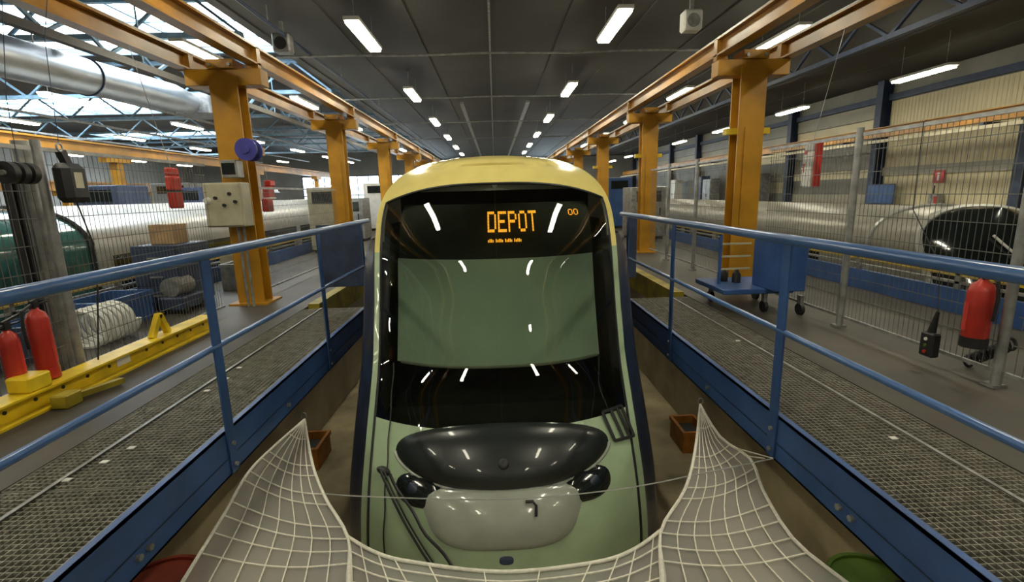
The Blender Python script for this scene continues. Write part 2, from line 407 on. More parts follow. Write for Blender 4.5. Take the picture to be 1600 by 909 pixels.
for sg in (-1, 1):
    fn = side(sg)
    m_.grid(lambda s, t: fn(s, zt(1)+(1.8195-zt(1))*t), lin(0, .42, 9), ztop_rows, flip=(sg < 0))
    m_.grid(lambda u, t: S(sg*u, .90+(zt(u)-.90)*t), lin(UM+.012, 1, 3), lin(0, 1, 10), flip=(sg < 0))
    m_.grid(lambda s, t: fn(s, .90+(zt(1)-.90)*t), lin(0, .05, 3), lin(0, 1, 10), flip=(sg < 0))
m_.build('roof_cap', TYEL, tram, 'glossy yellow cap arching over the windshield')
m_ = MB()
for sg in (-1, 1):
    fn = side(sg)
    m_.grid(lambda s, t: fn(s, 1.0+(1.8195-1.0)*t), [.42, .8, 1.4, 3, 30], ztop_rows, flip=(sg < 0))
m_.build('roof_shell', TGREY, tram)
ul = MB()                                            # raised grey lip behind the cap
ul.tube([((tw(z)+.03)*sg if z < 1.7 else tw(z)*sg, tyc(z)+.38+.44, z) for sg, zl in ((-1, lin(.95, 1.8195, 24)), (1, lin(1.8195, .95, 24))) for z in zl], .022, 6)
ul.build('roof_lip', TGREY, tram)
for sg in (-1, 1):
    fn = side(sg)
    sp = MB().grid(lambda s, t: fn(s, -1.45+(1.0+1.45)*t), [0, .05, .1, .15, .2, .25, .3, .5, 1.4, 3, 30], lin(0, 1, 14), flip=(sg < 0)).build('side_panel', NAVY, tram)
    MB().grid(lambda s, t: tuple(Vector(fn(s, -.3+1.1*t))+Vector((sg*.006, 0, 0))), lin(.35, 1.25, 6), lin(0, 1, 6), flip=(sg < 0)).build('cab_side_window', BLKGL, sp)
    for k in range(5):
        MB().grid(lambda s, t: tuple(Vector(fn(s, -.3+1.1*t))+Vector((sg*.006, 0, 0))), lin(1.6+3*k, 4.2+3*k, 3), lin(0, 1, 3), flip=(sg < 0)).build('passenger_window', BLKGL, sp)
    MB().grid(lambda u, t: S(sg*u, -1.45+(.90+1.45)*t), lin(UM+.012, 1, 4), lin(0, 1, 26), flip=(sg < 0)).build('corner_strip', TGREEN, tram)
    MB().tube([S(sg*(UM+.006), z, .004) for z in lin(-1.45, zt(UM), 40)], .011, 5).build('edge_seal', BLACK, tram)
MB().grid(lambda u, t: S(u, -1.45+(ZB+1.45)*t), uw, lin(0, 1, 24)).build('nose_panel', TGREEN, tram, 'pale green rounded nose panel')
MB().grid(lambda u, t: S(u, ZB+(zt(u)-ZB)*t), uw, lin(0, 1, 44)).build('windshield', TGLASS, tram, 'tall curved greenish windshield glass')
MB().tube([S(u, zt(u), .004) for u in lin(-UM, UM, 50)], .012, 5).build('top_seal', BLACK, tram)
# everything behind the windshield
MB().box(-1.05, 1.05, 5.55, 5.6, -1.3, 1.45).build('cab_bulkhead', DARK, tram)
MB().box(-1.06, 1.06, 4.15, 5.55, -1.3, -.46).build('cab_floor', DARK, tram)
for sg in (-1, 1): MB().grid(lambda u, t: (sg*(1.02), tyc(-.45+1.6*t)+.42+u, -.45+1.6*t), [0, .5, 1.1], lin(0, 1, 6)).build('cab_lining', OLIVEI, tram)
MB().box(-.50, -.05, 4.75, 5.0, -.46, .15, .05).box(-.50, -.05, 4.95, 5.1, -.1, .62, .05).build('driver_seat', BLACK, tram)
MB().grid(lambda u, z: S(u, z, -.09), lin(-.84, .82, 25), lin(.0, .88, 16)).grid(lambda u, z: S(u, z, -.094), lin(-.84, .82, 25), lin(.0, .88, 16), flip=True).build('sun_blind', BLIND, tram, 'pale grey green roller sun blind lowered behind the windshield')
MB().tube([S(u, .0, -.09) for u in lin(-.80, .80, 25)], .014, 6).build('blind_rod', TGREY, tram)
ds = MB().grid(lambda u, z: S(u, z, -.11), lin(-.84, .84, 25), lin(.86, 1.40, 10)).build('destination_display', DARK, tram)
FONT = {'D': '11110100011000110001100011000111110', 'E': '11111100001000011110100001000011111', 'P': '11110100011000111110100001000010000', 'O': '01110100011000110001100011000101110', 'T': '11111001000010000100001000010000100', '0': '01110100011000110001100011000101110'}
def led(text, u0, u1, z0, z1, name, gap=1):
    cols = len(text)*5+(len(text)-1)*gap; du = (u1-u0)/cols; dz = (z1-z0)/7; m2 = MB()
    for k, ch in enumerate(text):
        for i, b in enumerate(FONT[ch]):
            if b == '1':
                cu = u0+(k*(5+gap)+i % 5)*du; cz = z1-(i//5+1)*dz
                m2.grid(lambda u, z: S(u, z, -.098), [cu, cu+du*.9], [cz, cz+dz*.92], smooth=False)
    m2.build(name, LED, ds, 'lit orange display lettering')
led('DEPOT', -.066, .345, 1.125, 1.318, 'display_text')
led('00', .635, .73, 1.255, 1.315, 'route_number')
m2 = MB()
for i in range(22):
    if i % 6 != 4: cu = -.066+i*.0125; m2.grid(lambda u, z: S(u, z, -.098), [cu, cu+.008], [1.035, 1.035+(.03 if i % 3 else .022)], smooth=False)
m2.build('display_second_line', LED, ds)
# black oval cowl, headlamps, coupler cover
def blob(cu, cz, a, b, h, ex=2.0, nr=10, nt=40, d0=.004, skew=0.0, hp=.5):
    m2 = MB(); v = [S(cu, cz, d0+h)]; f = []
    for j in range(1, nr+1):
        r = j/nr
        for i in range(nt):
            t = 2*math.pi*i/nt; ct, st = math.cos(t), math.sin(t)
            k = (abs(ct)**ex+abs(st)**ex)**(-1/ex)
            x = k*ct*r; y = k*st*r
            v.append(S(cu+a*x*(1-skew*y), cz+b*y, d0+h*max(0, 1-r**2.6)**hp))
    f = [(0, 1+i, 1+(i+1) % nt) for i in range(nt)]
    for j in range(nr-1):
        f += [(1+j*nt+i, 1+(j+1)*nt+i, 1+(j+1)*nt+(i+1) % nt, 1+j*nt+(i+1) % nt) for i in range(nt)]
    return m2.add(v, f, True)
ov = blob(0.0, -.585, .745, .205, .10, 2.1, 12, 56, .008).build('front_cowl', COWL, tram, 'black satin oval cowl across the nose')
blob(0.0, -.635, .035, .034, .012, 2, 4, 20, .107).build('cowl_badge', BLACK, ov)
MB().tube([S(.745*math.cos(t), -.585+.205*math.sin(t), .012) for t in lin(math.pi*1.02, math.pi*1.98, 40)], .016, 6).build('cowl_lip', TCOVER, ov)
for sg in (-1, 1):
    hl = blob(sg*.56, -.80, .17, .10, .03, 2.4, 6, 28, .005, skew=0).build('headlamp', BLKGL, tram, 'dark glass headlamp below the oval cowl')
    blob(sg*.60, -.79, .035, .03, .006, 2, 4, 16, .034).build('lamp_lens', NAVY, hl)
cv = blob(-.012, -.94, .50, .19, .055, 4.0, 10, 56, .01, skew=-.16, hp=.35).build('coupler_cover', TCOVER, tram, 'pale grey rounded coupler cover on the nose')
MB().tube([S(u, z, .075) for u, z in ((.13, -.845), (.175, -.845), (.195, -.87), (.19, -.93))], .011, 6).build('cover_latch', BLACK, cv)
blob(.0, -1.20, .045, .03, .015, 3, 4, 20, .004).build('nose_badge', BLUED, tram)
# wiper
wp = thing if False else None
wi = blob(-.83, -.735, .05, .028, .05, 2, 5, 20, .0).build('wiper', BLACK, tram, 'long black twin-arm windshield wiper')
MB().tube([S(u, z, .05) for u, z in zip(lin(-.83, -.39, 14), lin(-.735, -1.33, 14))], .010, 6).build('wiper_arm', BLACK, wi)
MB().tube([S(u, z, .05) for u, z in zip(lin(-.80, -.36, 14), lin(-.735, -1.33, 14))], .007, 6).build('wiper_arm', BLACK, wi)
MB().tube([S(u, z, .075+.02*math.sin(i)) for i, (u, z) in enumerate(zip(lin(-.74, -.19, 18), lin(-.74, -1.36, 18)))], .013, 6).build('wiper_blade', BLACK, wi)
MB().tube([S(-.80+.004*math.sin(i), z, .02) for i, z in enumerate(lin(-.02, -1.38, 30))], .006, 5).build('washer_hose', BLACK, wi)
# black bracket at the windshield foot
br = MB()
for u0, z0, u1, z1 in ((.72, -.40, .88, -.40), (.72, -.40, .79, -.60), (.88, -.40, .95, -.62), (.79, -.60, .95, -.62), (.79, -.40, .86, -.6), (.84, -.40, .91, -.6)):
    br.tube([S(min(.99, u0+(u1-u0)*t), z0+(z1-z0)*t, .02) for t in lin(0, 1, 6)], .014, 5)
br.build('step_bracket', BLACK, tram)
for y in (4.6, 6.4, 12, 14):
    for sg in (-1, 1):
        MB().cyl((sg*.66, y, PIT+.36), (sg*.78, y, PIT+.36), .30, n=24).build('wheel', BLACK, tram)

# ------------------------------------------------------------------ gangways either side of the tram
gr_me = MB()
GW, GLN = .80, 1.0
for i in range(int(GW/.033)+1):
    x = min(i*.033, GW-.004); gr_me.box(x, x+.004, 0, GLN-.012, -.026, 0)
for j in range(int(GLN/.033)+1):
    y = min(j*.033, GLN-.017); gr_me.box(0, GW, y, y+.004, -.012, -.002)
gr_me = gr_me.mesh('grating_panel')
for sg, nm in ((-1, 'skylit hall'), (1, 'clad wall')):
    g = thing('gangway', 'blue steel gangway with grating deck and railing on the %s side of the tram' % nm, 'gangway', (sg*1.75, 1, -.28))
    X = 1.71
    b = MB().box(sg*X, sg*(X+.014), -2.0, 6.3, -.28, .012); b.box(sg*X, sg*(X+.07), -2, 6.3, -.28, -.268)
    b.box(sg*X, sg*(X+.05), -2, 6.3, 0.0, .012)
    bm = b.build('side_beam', BLUE, g)
    MB().box(sg*X-sg*.006, sg*X, -2.0, 6.3, -.165, -.16).build('weld_line', BLUED, bm)
    MB().box(sg*2.50, sg*2.548, -2.0, 6.3, -.2, -.03).build('rear_joist', GALV, g)
    for y in lin(-1.5, 6.2, 9): MB().box(sg*(X+.014), sg*2.50, y-.03, y+.03, -.16, -.04).build('cross_joist', GALV, g)
    for k in range(8):
        piece(gr_me, 'grating_panel', GRATE, g, ((X+.03) if sg > 0 else -(X+.03)-GW, -1.7+k*GLN, -.001))
    MB().box(sg*2.305, sg*2.325, -2, 6.3, -.004, .006).build('grating_joint', GALV, g)
    py = (2.87, 4.72, 1.0, 6.25) if sg < 0 else (2.78, 4.62, .95, 6.25)
    for y in py:
        p = MB().box(sg*(X-.014), sg*(X-.002), y-.04, y+.04, -.27, 1.09).build('post', BLUE, g)
        for z in (-.22, -.08): MB().cyl((sg*(X-.014), y, z), (sg*(X-.03), y, z), .014, n=6).build('bolt', GALV, p)
    for y0 in ((2.1, 2.03, 3.7) if sg < 0 else (2.07, 2.16, 3.72)):
        MB().cyl((sg*X, y0, -.20), (sg*(X-.02), y0, -.20), .017, n=6).build('beam_bolt', GALV, bm)
    MB().tube([(sg*(X-.005), y, 1.105) for y in (-2, 0, 2, 4, 6.6)], .03, 14).build('handrail', BLUEL, g)
    MB().tube([(sg*(X-.0), y, .55) for y in (-2, 0, 2, 4, 6.6)], .019, 10).build('knee_rail', BLUEL, g)
    MB().box(min(sg*X, sg*(2.28 if sg < 0 else 1.83)), max(sg*X, sg*(2.28 if sg < 0 else 1.83)), 6.28, 6.30, .28, 1.08, .004).build('end_gate', BLUED, g)
    for (cx_, cy_) in (((-2.22, 2.55), (-2.18, 2.7), (-2.28, 2.38), (-2.23, 3.55), (-2.22, 3.8), (-2.24, 4.05)) if sg < 0 else ((2.2, 2.45), (2.23, 4.3))):
        MB().box(cx_-.02, cx_+.02, cy_-.015, cy_+.015, .0, .008, .002).build('grating_clip', WHITE, g)
    e = MB().box(sg*2.40, sg*2.548, 6.45, 30, -.30, .03).build('edge_beam', OLIVE)
    tag(e, 'yellow painted floor edge beam along the pit on the %s side, beyond the gangway' % nm, 'edge beam')

# ------------------------------------------------------------------ safety net, ropes
def crom(P, n):
    P = [Vector(p) for p in P]; out = []
    seg = len(P)-1
    for i in range(n):
        t = i/(n-1)*seg; k = min(int(t), seg-1); t -= k
        p0, p1, p2, p3 = P[max(k-1, 0)], P[k], P[k+1], P[min(k+2, seg)]
        out.append(.5*((2*p1)+(-p0+p2)*t+(2*p0-5*p1+4*p2-p3)*t*t+(-p0+3*p1-3*p2+p3)*t**3))
    return out
def npx(x, y, z): return on(x, y, Z=z)
pkL, pkR = on(476, 655, X=-1.66), on(1094, 632, X=1.66)
NJ = 19
netL_out = crom([pkL, npx(425, 700, -.33), npx(388, 738, -.32), npx(352, 800, -.33), npx(285, 909, -.34), npx(230, 1000, -.35)], NJ)
netL_in = crom([pkL, npx(487, 720, -.36), npx(507, 775, -.37), npx(543, 838, -.39), npx(546, 909, -.39), npx(548, 1000, -.39)], NJ)
netR_out = crom([pkR, npx(1125, 682, -.32), npx(1172, 716, -.31), npx(1192, 765, -.32), npx(1238, 840, -.33), npx(1322, 909, -.34), npx(1430, 990, -.35)], NJ)
netR_in = crom([pkR, npx(1086, 705, -.34), npx(1070, 765, -.36), npx(1033, 828, -.39), npx(1036, 909, -.39), npx(1038, 1000, -.39)], NJ)
arc = crom([npx(543, 838, -.39), npx(585, 862, -.41), npx(640, 877, -.43), npx(785, 893, -.45), npx(930, 878, -.43), npx(990, 858, -.41), npx(1033, 828, -.39)], 33)
net = thing('safety_net', 'white safety net strung between the two gangways in front of the tram', 'net', (0, 2, -.4))
cords, fb = MB(), MB()
def netpatch(A, B_, ni, rows_):
    G = [[A[j].lerp(B_[j], i/(ni-1))-Vector((0, 0, .05*math.sin(math.pi*i/(ni-1))*min(1, j/5))) for i in range(ni)] for j in range(len(A))]
    for i in range(1, ni-1): cords.tube([G[j][i] for j in range(len(A))], .0042, 4)
    for j in rows_: cords.tube(G[j], .0042, 4)
    fb.add([p-Vector((0, 0, .012)) for r_ in G for p in r_], [(j*ni+i, j*ni+i+1, (j+1)*ni+i+1, (j+1)*ni+i) for j in range(len(A)-1) for i in range(ni-1)], True)
netpatch(netL_out, netL_in, 8, [2, 4, 5, 7, 8, 10, 11, 12, 13, 15, 16, 18])
netpatch(netR_in, netR_out, 8, [2, 4, 5, 7, 8, 10, 11, 12, 13, 15, 16, 18])
nearc = [npx(548, 1000, -.39).lerp(npx(1038, 1000, -.39), i/32) for i in range(33)]
rowsC = [[arc[i].lerp(nearc[i], t) for i in range(33)] for t in lin(0, 1, 7)]
for r_ in rowsC[1:]: cords.tube(r_, .0042, 4)
for i in range(3, 32, 3): cords.tube([r_[i]+Vector((0, 0, 0)) for r_ in rowsC], .0042, 4)
fb.add([p-Vector((0, 0, .012)) for r_ in rowsC for p in r_], [(j*33+i, j*33+i+1, (j+1)*33+i+1, (j+1)*33+i) for j in range(6) for i in range(32)], True)
cords.build('net_cords', ROPE, net, kind='stuff')
fb.build('fine_netting', FINE, net, 'fine grey debris netting under the white cords')
MB().tube([p for p in netL_in[:12]]+[], .0095, 7).build('border_rope', ROPE, net); MB().tube(netR_in[:12], .0095, 7).build('border_rope', ROPE, net)
MB().tube(arc, .0095, 7).build('border_rope', ROPE, net)
MB().tube(netL_out, .0095, 7).build('border_rope', ROPE, net); MB().tube(netR_out, .0095, 7).build('border_rope', ROPE, net)
for A in (netL_in[11:], netR_in[11:]):
    n_ = len(A); MB().tube([p+Vector((0, 0, .006)) for p in A], [.006+.010*min(1, i/3) for i in range(n_)], 7).build('net_strap', ROPE, net)
for p in (pkL, pkR):
    sg = 1 if p.x > 0 else -1
    MB().tube([p+Vector((.022*math.cos(t), 0, .03+.03*math.sin(t))) for t in lin(0, 2*math.pi, 15)[:-1]], .005, 5, True).build('hook', GALV, net)
wr_ = MB().tube(crom([on(388, 752, X=-1.66), on(470, 766, Y=2.86), on(560, 775, Y=2.85), on(785, 780, Y=2.82), on(960, 765, Y=2.78), on(1090, 741, Y=2.74), on(1208, 716, X=1.66)], 40), .0045, 5).build('tension_cable', STEELW)
tag(wr_, 'thin steel cable stretched between the gangway posts across the tram nose', 'cable')
mb = MB().tube([on(1208, 716, X=1.67), on(1172, 706, Y=2.75), on(1150, 700, Y=2.95), on(1165, 712, Y=2.85), on(1195, 716, X=1.64)], .004, 5).build('tie_cord', ROPE); tag(mb, 'loose white cord tied to the railing post base by the net', 'cord')

# ------------------------------------------------------------------ wire mesh fences along the column lines
def fence(y0, y1, X, H, label):
    r = thing('mesh_fence_panel', label, 'fence', (X, (y0+y1)/2, 0), 'wire mesh fence panels')
    m2 = MB(); n_ = int((y1-y0)/.05)
    for i in range(1, n_): y = y0+(y1-y0)*i/n_; m2.box(X-.0016, X+.0016, y-.0016, y+.0016, .12, H-.03)
    for k in range(int((H-.12)/.2)+1): z = .12+k*.2; m2.box(X-.004, X-.001, y0+.02, y1-.02, z-.003, z+.003)
    m2.build('wire_mesh', MESHW, r, kind='stuff')
    MB().box(X-.012, X+.012, y0, y1, H-.03, H).build('top_rail', GALV, r)
    MB().box(X-.012, X+.012, y0, y1, .1, .125).build('bottom_rail', GALV, r)
    for y in (y0+.035,):
        p = MB().cyl((X, y, 0), (X, y, H+.05), .032, n=10).build('post', GALV, r)
        MB().box(X-.05, X+.05, y-.034, y+.06, 0, .02).build('foot_plate', GALV, p)
FL = [1.2, 3.9, 6.12]; FR = [1.5, 3.05, 4.62, 6.2]; FF = [7.1, 8.35, 9.7, 10.9]
nm5 = ['nearest the net', 'second from the net', 'third from the net', 'fourth from the net']
for k in range(len(FL)-1): fence(FL[k], FL[k+1]-.02, -3.45, 1.85, 'galvanised wire mesh panel, skylit side, %s' % nm5[k])
for k in range(len(FR)-1): fence(FR[k], FR[k+1]-.02, 3.45, 1.88, 'galvanised wire mesh panel, clad wall side, %s' % nm5[k])
fence(7.1, 10.9, -3.45, 1.6, 'long wire mesh panel between the first two orange columns, skylit side')
for k in range(3):
    fence(FF[k], FF[k+1]-.02, 3.45, 1.85, 'wire mesh panel between the first two orange columns, clad wall side, %s' % ['first', 'second', 'third'][k])
# thick grey cable post with dark conduits
r = thing('cable_post', 'thick grey post with dark conduits beside the mesh fence', 'post', (-3.52, 3.95, 0))
MB().cyl((-3.60, 3.98, 0), (-3.60, 3.98, 1.9), .055, n=14).build('post', GALV, r)
for k, y in enumerate((3.80, 3.87)): MB().cyl((-3.60, y, 0), (-3.60, y, 1.65), .025, n=8).build('conduit', BLACK, r)

# ------------------------------------------------------------------ fire extinguishers
def extinguisher(x, y, z, label, R=.088, H=.46, black=True):
    r = thing('fire_extinguisher', label, 'extinguisher', (x, y, z), 'fire extinguishers on the fences')
    c = (x, y, z)
    MB().lathe([(0, .05), (R*.9, .05), (R, .07), (R, H-.06), (R*.8, H-.015), (R*.35, H+.01), (.02, H+.03), (0, H+.03)], c, 24).build('cylinder', RED, r)
    MB().lathe([(0, 0), (R*1.04, 0), (R*1.04, .075), (R*.9, .075)], c, 24).build('base_ring', BLACK if black else RED, r)
    MB().box(x-.02, x+.02, y-.02, y+.02, z+H+.02, z+H+.07).bar((x, y-.02, z+H+.07), (x, y+.11, z+H+.10), .02, .014).bar((x, y, z+H+.045), (x, y+.10, z+H+.05), .02, .01).build('valve_handle', BLACK, r)
    MB().tube([(x, y-.02, z+H+.05), (x, y-.10, z+H+.02), (x, y-.115, z+H-.1), (x, y-.105, z+H-.25)], .011, 6).build('hose', BLACK, r)
    sx = -1 if x > 0 else 1
    MB().grid(lambda a, t: (x+(R+.002)*math.cos(a), y+(R+.002)*math.sin(a), z+.12+t*.2), lin(math.pi if x > 0 else 0, (math.pi if x > 0 else 0)-sx*-1.0, 7), [0, 1]).build('label_plate', WHITE if False else REDC, r)
    MB().box(min(x, (3.44 if x > 0 else -3.44)), max(x, (3.44 if x > 0 else -3.44)), y-.02, y+.02, z+H*.6, z+H*.66).build('wall_bracket', GALV, r)
    return r
extinguisher(-3.33, 3.52, .17, 'bright red fire extinguisher hanging on the mesh fence behind the yellow beam', R=.066, H=.50, black=False)
extinguisher(-3.36, 3.32, .17, 'red fire extinguisher on the mesh fence beside its brighter twin', R=.055, H=.40, black=False)
extinguisher(3.33, 3.17, .27, 'red fire extinguisher with black base ring hanging on the clad wall side fence', R=.075, H=.46)
p = on(1450, 556, X=3.3)
r = thing('control_pendant', 'black hand-held control pendant hanging near the floor by the mesh fence', 'pendant', (p.x, p.y, p.z))
MB().box(p.x-.035, p.x+.035, p.y-.06, p.y+.06, p.z, p.z+.19, .012).build('body', BLACK, r)
MB().cyl((p.x, p.y, p.z+.19), (p.x, p.y-.03, p.z+.36), .03, .012, 10).build('cable_boot', BLACK, r)
MB().tube([(p.x, p.y-.03, p.z+.36), (3.38, p.y+.1, .8), (3.40, 3.9, 1.2), (3.41, 3.92, 1.88), (3.43, 3.92, 1.89)], .004, 6).build('cable', BLACK, r)
for k in range(3): MB().cyl((p.x-.035, p.y, p.z+.04+k*.05), (p.x-.043, p.y, p.z+.04+k*.05), .013, n=10).build('button', (RED, GREENP, WHITE)[k], r)

# ------------------------------------------------------------------ things hanging on the left fence
p = on(110, 282, X=-3.3)
r = thing('hanging_hoist', 'black bagged chain hoist with white label hanging from a hook by the grey post', 'hoist', tuple(p))
MB().box(p.x-.07, p.x+.07, p.y-.105, p.y+.105, p.z-.17, p.z+.13, .04).build('body', BLACK, r)
MB().box(p.x+.0705, p.x+.074, p.y-.045, p.y+.03, p.z-.06, p.z+.06).build('label_plate', BEIGE, r)
MB().bar((p.x, p.y, p.z+.12), (p.x, p.y-.04, p.z+.22), .05, .05).build('neck', BLACK, r)
MB().tube([(p.x, p.y-.04+.025*math.sin(t), p.z+.245+.03*math.cos(t)) for t in lin(0, 6.28, 14)[:-1]], .008, 5, True).build('hook', GALV, r)
MB().tube([(p.x, p.y-.04, p.z+.27), (p.x+.05, p.y-.04, 2.6), (-3.1, p.y-.04, 3.15)], .0025, 4).build('chain', BLUED, r)
MB().tube([(p.x, p.y+.02, p.z-.17), (p.x, p.y+.1, p.z-.5), (p.x, p.y+.05, p.z-.9), (p.x, p.y-.1, .05)], .006, 5).build('lead', BLACK, r)
p = on(20, 270, X=-3.3)
r = thing('roller_set', 'three black and grey rollers side by side hanging near the grey post', 'roller set', tuple(p))  # set of three rollers on one axle
for k in range(3):
    MB().cyl((p.x, p.y+.075*k-.06, p.z), (p.x, p.y+.075*k-.015, p.z), .075, n=20).build('roller', BLACK, r)
    MB().cyl((p.x, p.y+.075*k-.015, p.z), (p.x, p.y+.075*k-.003, p.z), .07, .045, n=20).build('roller_rim', SILVER, r)
MB().cyl((p.x, p.y-.08, p.z), (p.x, p.y+.17, p.z), .018, n=8).build('axle', GALV, r)
MB().tube([(p.x, p.y+.05, p.z+.02), (p.x+.02, p.y+.05, p.z+.5), (-3.1, p.y+.05, 3.15)], .0025, 4).build('chain', BLUED, r)
def redbag(p, h, w_, label, m1, tilt=0, strap=BLACK):
    r = thing('hanging_bag', label, 'bag', tuple(p), 'bags hanging over the fences')
    a = Vector(p)
    for k, (z0, z1, ww) in enumerate(((-.5, -.08, w_*1.0), (-.06, .30, w_*1.05), (.30, .5, w_*.9))):
        MB().box(a.x-.05, a.x+.05, a.y-ww/2+tilt*z0, a.y+ww/2+tilt*z0, a.z+z0*h, a.z+z1*h, .018).build('pouch' if k < 2 else 'flap', m1[k % len(m1)], r)
    MB().box(a.x-.054, a.x+.054, a.y-w_*.52, a.y+w_*.52, a.z-.09*h, a.z-.05*h).build('strap', strap, r)
    MB().cyl((a.x, a.y, a.z+.5*h-.01), (math.copysign(3.86, a.x), a.y, 3.085), .004, n=5).build('cord', GALV, r)
redbag(on(272, 294, X=-3.62), .45, .15, 'bright red bag with black strap hanging beyond the skylit side fence', (RED, REDC, REDC))
redbag(on(421, 306, X=-3.65), .50, .22, 'dark red striped bag hanging past the first orange column', (RED, RED, RED), .2, WHITE)
redbag(on(1267, 258, X=3.62), .50, .17, 'white and red lettered bag hanging beyond the clad wall side fence', (WHITE, WHITE, WHITE), -.02, WHITE)
q = on(1267, 258, X=3.62)
bagr = bpy.data.objects['hanging_bag.002']
MB().box(q.x-.03, q.x+.052, q.y-.112, q.y-.09, q.z-.24, q.z+.24).build('red_panel', RED, bagr)
MB().box(q.x-.058, q.x-.053, q.y+.0, q.y+.05, q.z+.12, q.z+.16).box(q.x-.058, q.x-.053, q.y+.02, q.y+.06, q.z-.0, q.z+.02).box(q.x-.058, q.x-.053, q.y+.035, q.y+.045, q.z-.08, q.z-.0).build('print', RED, bagr)

# column 1 left: blue reel, cabinets
r = thing('cable_reel', 'violet blue round cable reel mounted on the first orange column', 'cable reel', (-3.05, 6.5, 2.03))
MB().cyl((-3.05, 6.33, 2.03), (-3.05, 6.36, 2.03), .135, n=28).build('front_flange', PURPLE, r)
MB().cyl((-3.05, 6.36, 2.03), (-3.05, 6.47, 2.03), .105, n=24).build('drum', BLACK, r)
MB().cyl((-3.05, 6.47, 2.03), (-3.05, 6.50, 2.03), .135, n=28).build('rear_flange', PURPLE, r)
MB().box(-3.25, -3.0, 6.50, 6.73, 1.98, 2.08).build('bracket', ORANGE, r)
MB().cyl((-3.05, 6.31, 2.03), (-3.05, 6.33, 2.03), .05, n=16).build('hub', PURPLE, r)
r = thing('control_cabinet', 'beige electrical cabinet with switches on the first orange column, skylit side', 'cabinet', (-3.450, 6.550, 1.1))
MB().box(-3.690, -3.210, 6.410, 6.650, 1.08, 1.64, .012).build('body', BEIGE, r)
d = MB().box(-3.670, -3.230, 6.395, 6.415, 1.10, 1.62, .004).build('door', BEIGE, r)
for x, z in ((-3.530, 1.45), (-3.430, 1.36), (-3.350, 1.5), (-3.290, 1.4)): MB().cyl((x, 6.395, z), (x, 6.370, z), .022, n=12).build('switch', BLACK, d)
MB().cyl((-3.630, 6.395, 1.42), (-3.630, 6.330, 1.42), .045, .03, n=16).build('signal_lamp', WHITE, d)
MB().box(-3.450, -3.250, 6.450, 6.630, 1.70, 1.92, .01).build('upper_box', GALV, r)
MB().box(-3.430, -3.270, 6.440, 6.450, 1.74, 1.88).build('meter_window', BLKGL, r)
for x in (-3.380, -3.310): MB().cyl((x, 6.550, 0), (x, 6.550, 1.08), .018, n=8).build('conduit', GALV, r)

# ------------------------------------------------------------------ yellow lifting beam lying on the floor, left
r = thing('lifting_beam', 'yellow steel lifting beam lying on the floor along the skylit side fence', 'lifting beam', (-3.3, 3.5, 0))
m2 = MB().box(-3.36, -3.18, 1.8, 5.45, .0, .016).box(-3.36, -3.18, 1.8, 5.45, .144, .16).box(-3.28, -3.26, 1.8, 5.45, .016, .144)
m2.build('beam', YELLOW, r)
for y in lin(2.2, 5.3, 15): MB().cyl((-3.26, y, .085), (-3.255, y, .085), .014, n=10).build('bolt_hole', BLACK, r)
bx_ = on(42, 590, X=-3.28)
MB().box(-3.35, -3.19, bx_.y-.09, bx_.y+.09, .16, .27, .012).build('trolley_box', YELLOW, r)
MB().box(-3.17, -3.05, bx_.y-.0, bx_.y+.14, .0, .10, .01).bar((-3.10, bx_.y+.12, .05), (-3.0, bx_.y+.45, .04), .05, .04).build('wheel_block', OLIVE, r)
MB().box(-3.259, -3.253, 4.05, 4.2, .05, .12).build('rating_plate', WHITE, r)
MB().bar((-3.27, 4.75, .16), (-3.27, 4.66, .36), .05, .05).bar((-3.27, 4.52, .16), (-3.27, 4.66, .36), .05, .05).build('lug', YELLOW, r)

# clutter on the floor beyond the left fence
p = on(165, 522, Z=.12)
hc = MB()
for k in range(6): hc.tube([(-4.35+.05*math.cos(k), 4.95+.09*k+.0*t, .21+.20*math.sin(t)) if False else (-4.1+.20*math.cos(t), 4.75+.085*k+.013*t, .20+.185*math.sin(t)) for t in lin(0, 6.28, 22)], .026, 6)
tag(hc.build('hose_coil', WHITE), 'coil of ribbed off-white hose lying on the floor behind the yellow beam', 'hose')
def crate(x, y, z, sx, sy, sz, m, label, cat='crate', nm='storage_crate', n=2):
    r = thing(nm, label, cat, (x, y, z))
    t = .02
    MB().box(x-sx/2, x+sx/2, y-sy/2, y+sy/2, z, z+t).box(x-sx/2, x-sx/2+t, y-sy/2, y+sy/2, z+t, z+sz).box(x+sx/2-t, x+sx/2, y-sy/2, y+sy/2, z+t, z+sz).box(x-sx/2+t, x+sx/2-t, y-sy/2, y-sy/2+t, z+t, z+sz).box(x-sx/2+t, x+sx/2-t, y+sy/2-t, y+sy/2, z+t, z+sz).build('tub', m, r)
    MB().box(x-sx/2-.015, x+sx/2+.015, y-sy/2-.015, y-sy/2, z+sz-.05, z+sz).box(x-sx/2-.015, x+sx/2+.015, y+sy/2, y+sy/2+.015, z+sz-.05, z+sz).box(x-sx/2-.015, x-sx/2, y-sy/2, y+sy/2, z+sz-.05, z+sz).box(x+sx/2, x+sx/2+.015, y-sy/2, y+sy/2, z+sz-.05, z+sz).build('rim', m, r)
    MB().box(x-sx/2+.05, x+sx/2-.05, y-sy/2+.05, y+sy/2-.05, z+t, z+sz*.7).build('contents', DARK, r)
    return r
crate(-4.6, 5.75, 0, .5, .8, .35, BLUE, 'blue plastic crate on the floor between the mesh fence and the silver tram')
crate(-4.55, 8.9, 0, .5, .7, .5, BEIGE, 'beige crate standing on the floor beside the silver tram')
crate(-4.2, 8.1, 0, .45, .5, .42, GALV, 'grey metal crate on the floor near the first orange column')
crate(-4.6, 4.2, 0, .6, .7, .30, BLUED, 'dark blue low crate on the floor behind the extinguishers')
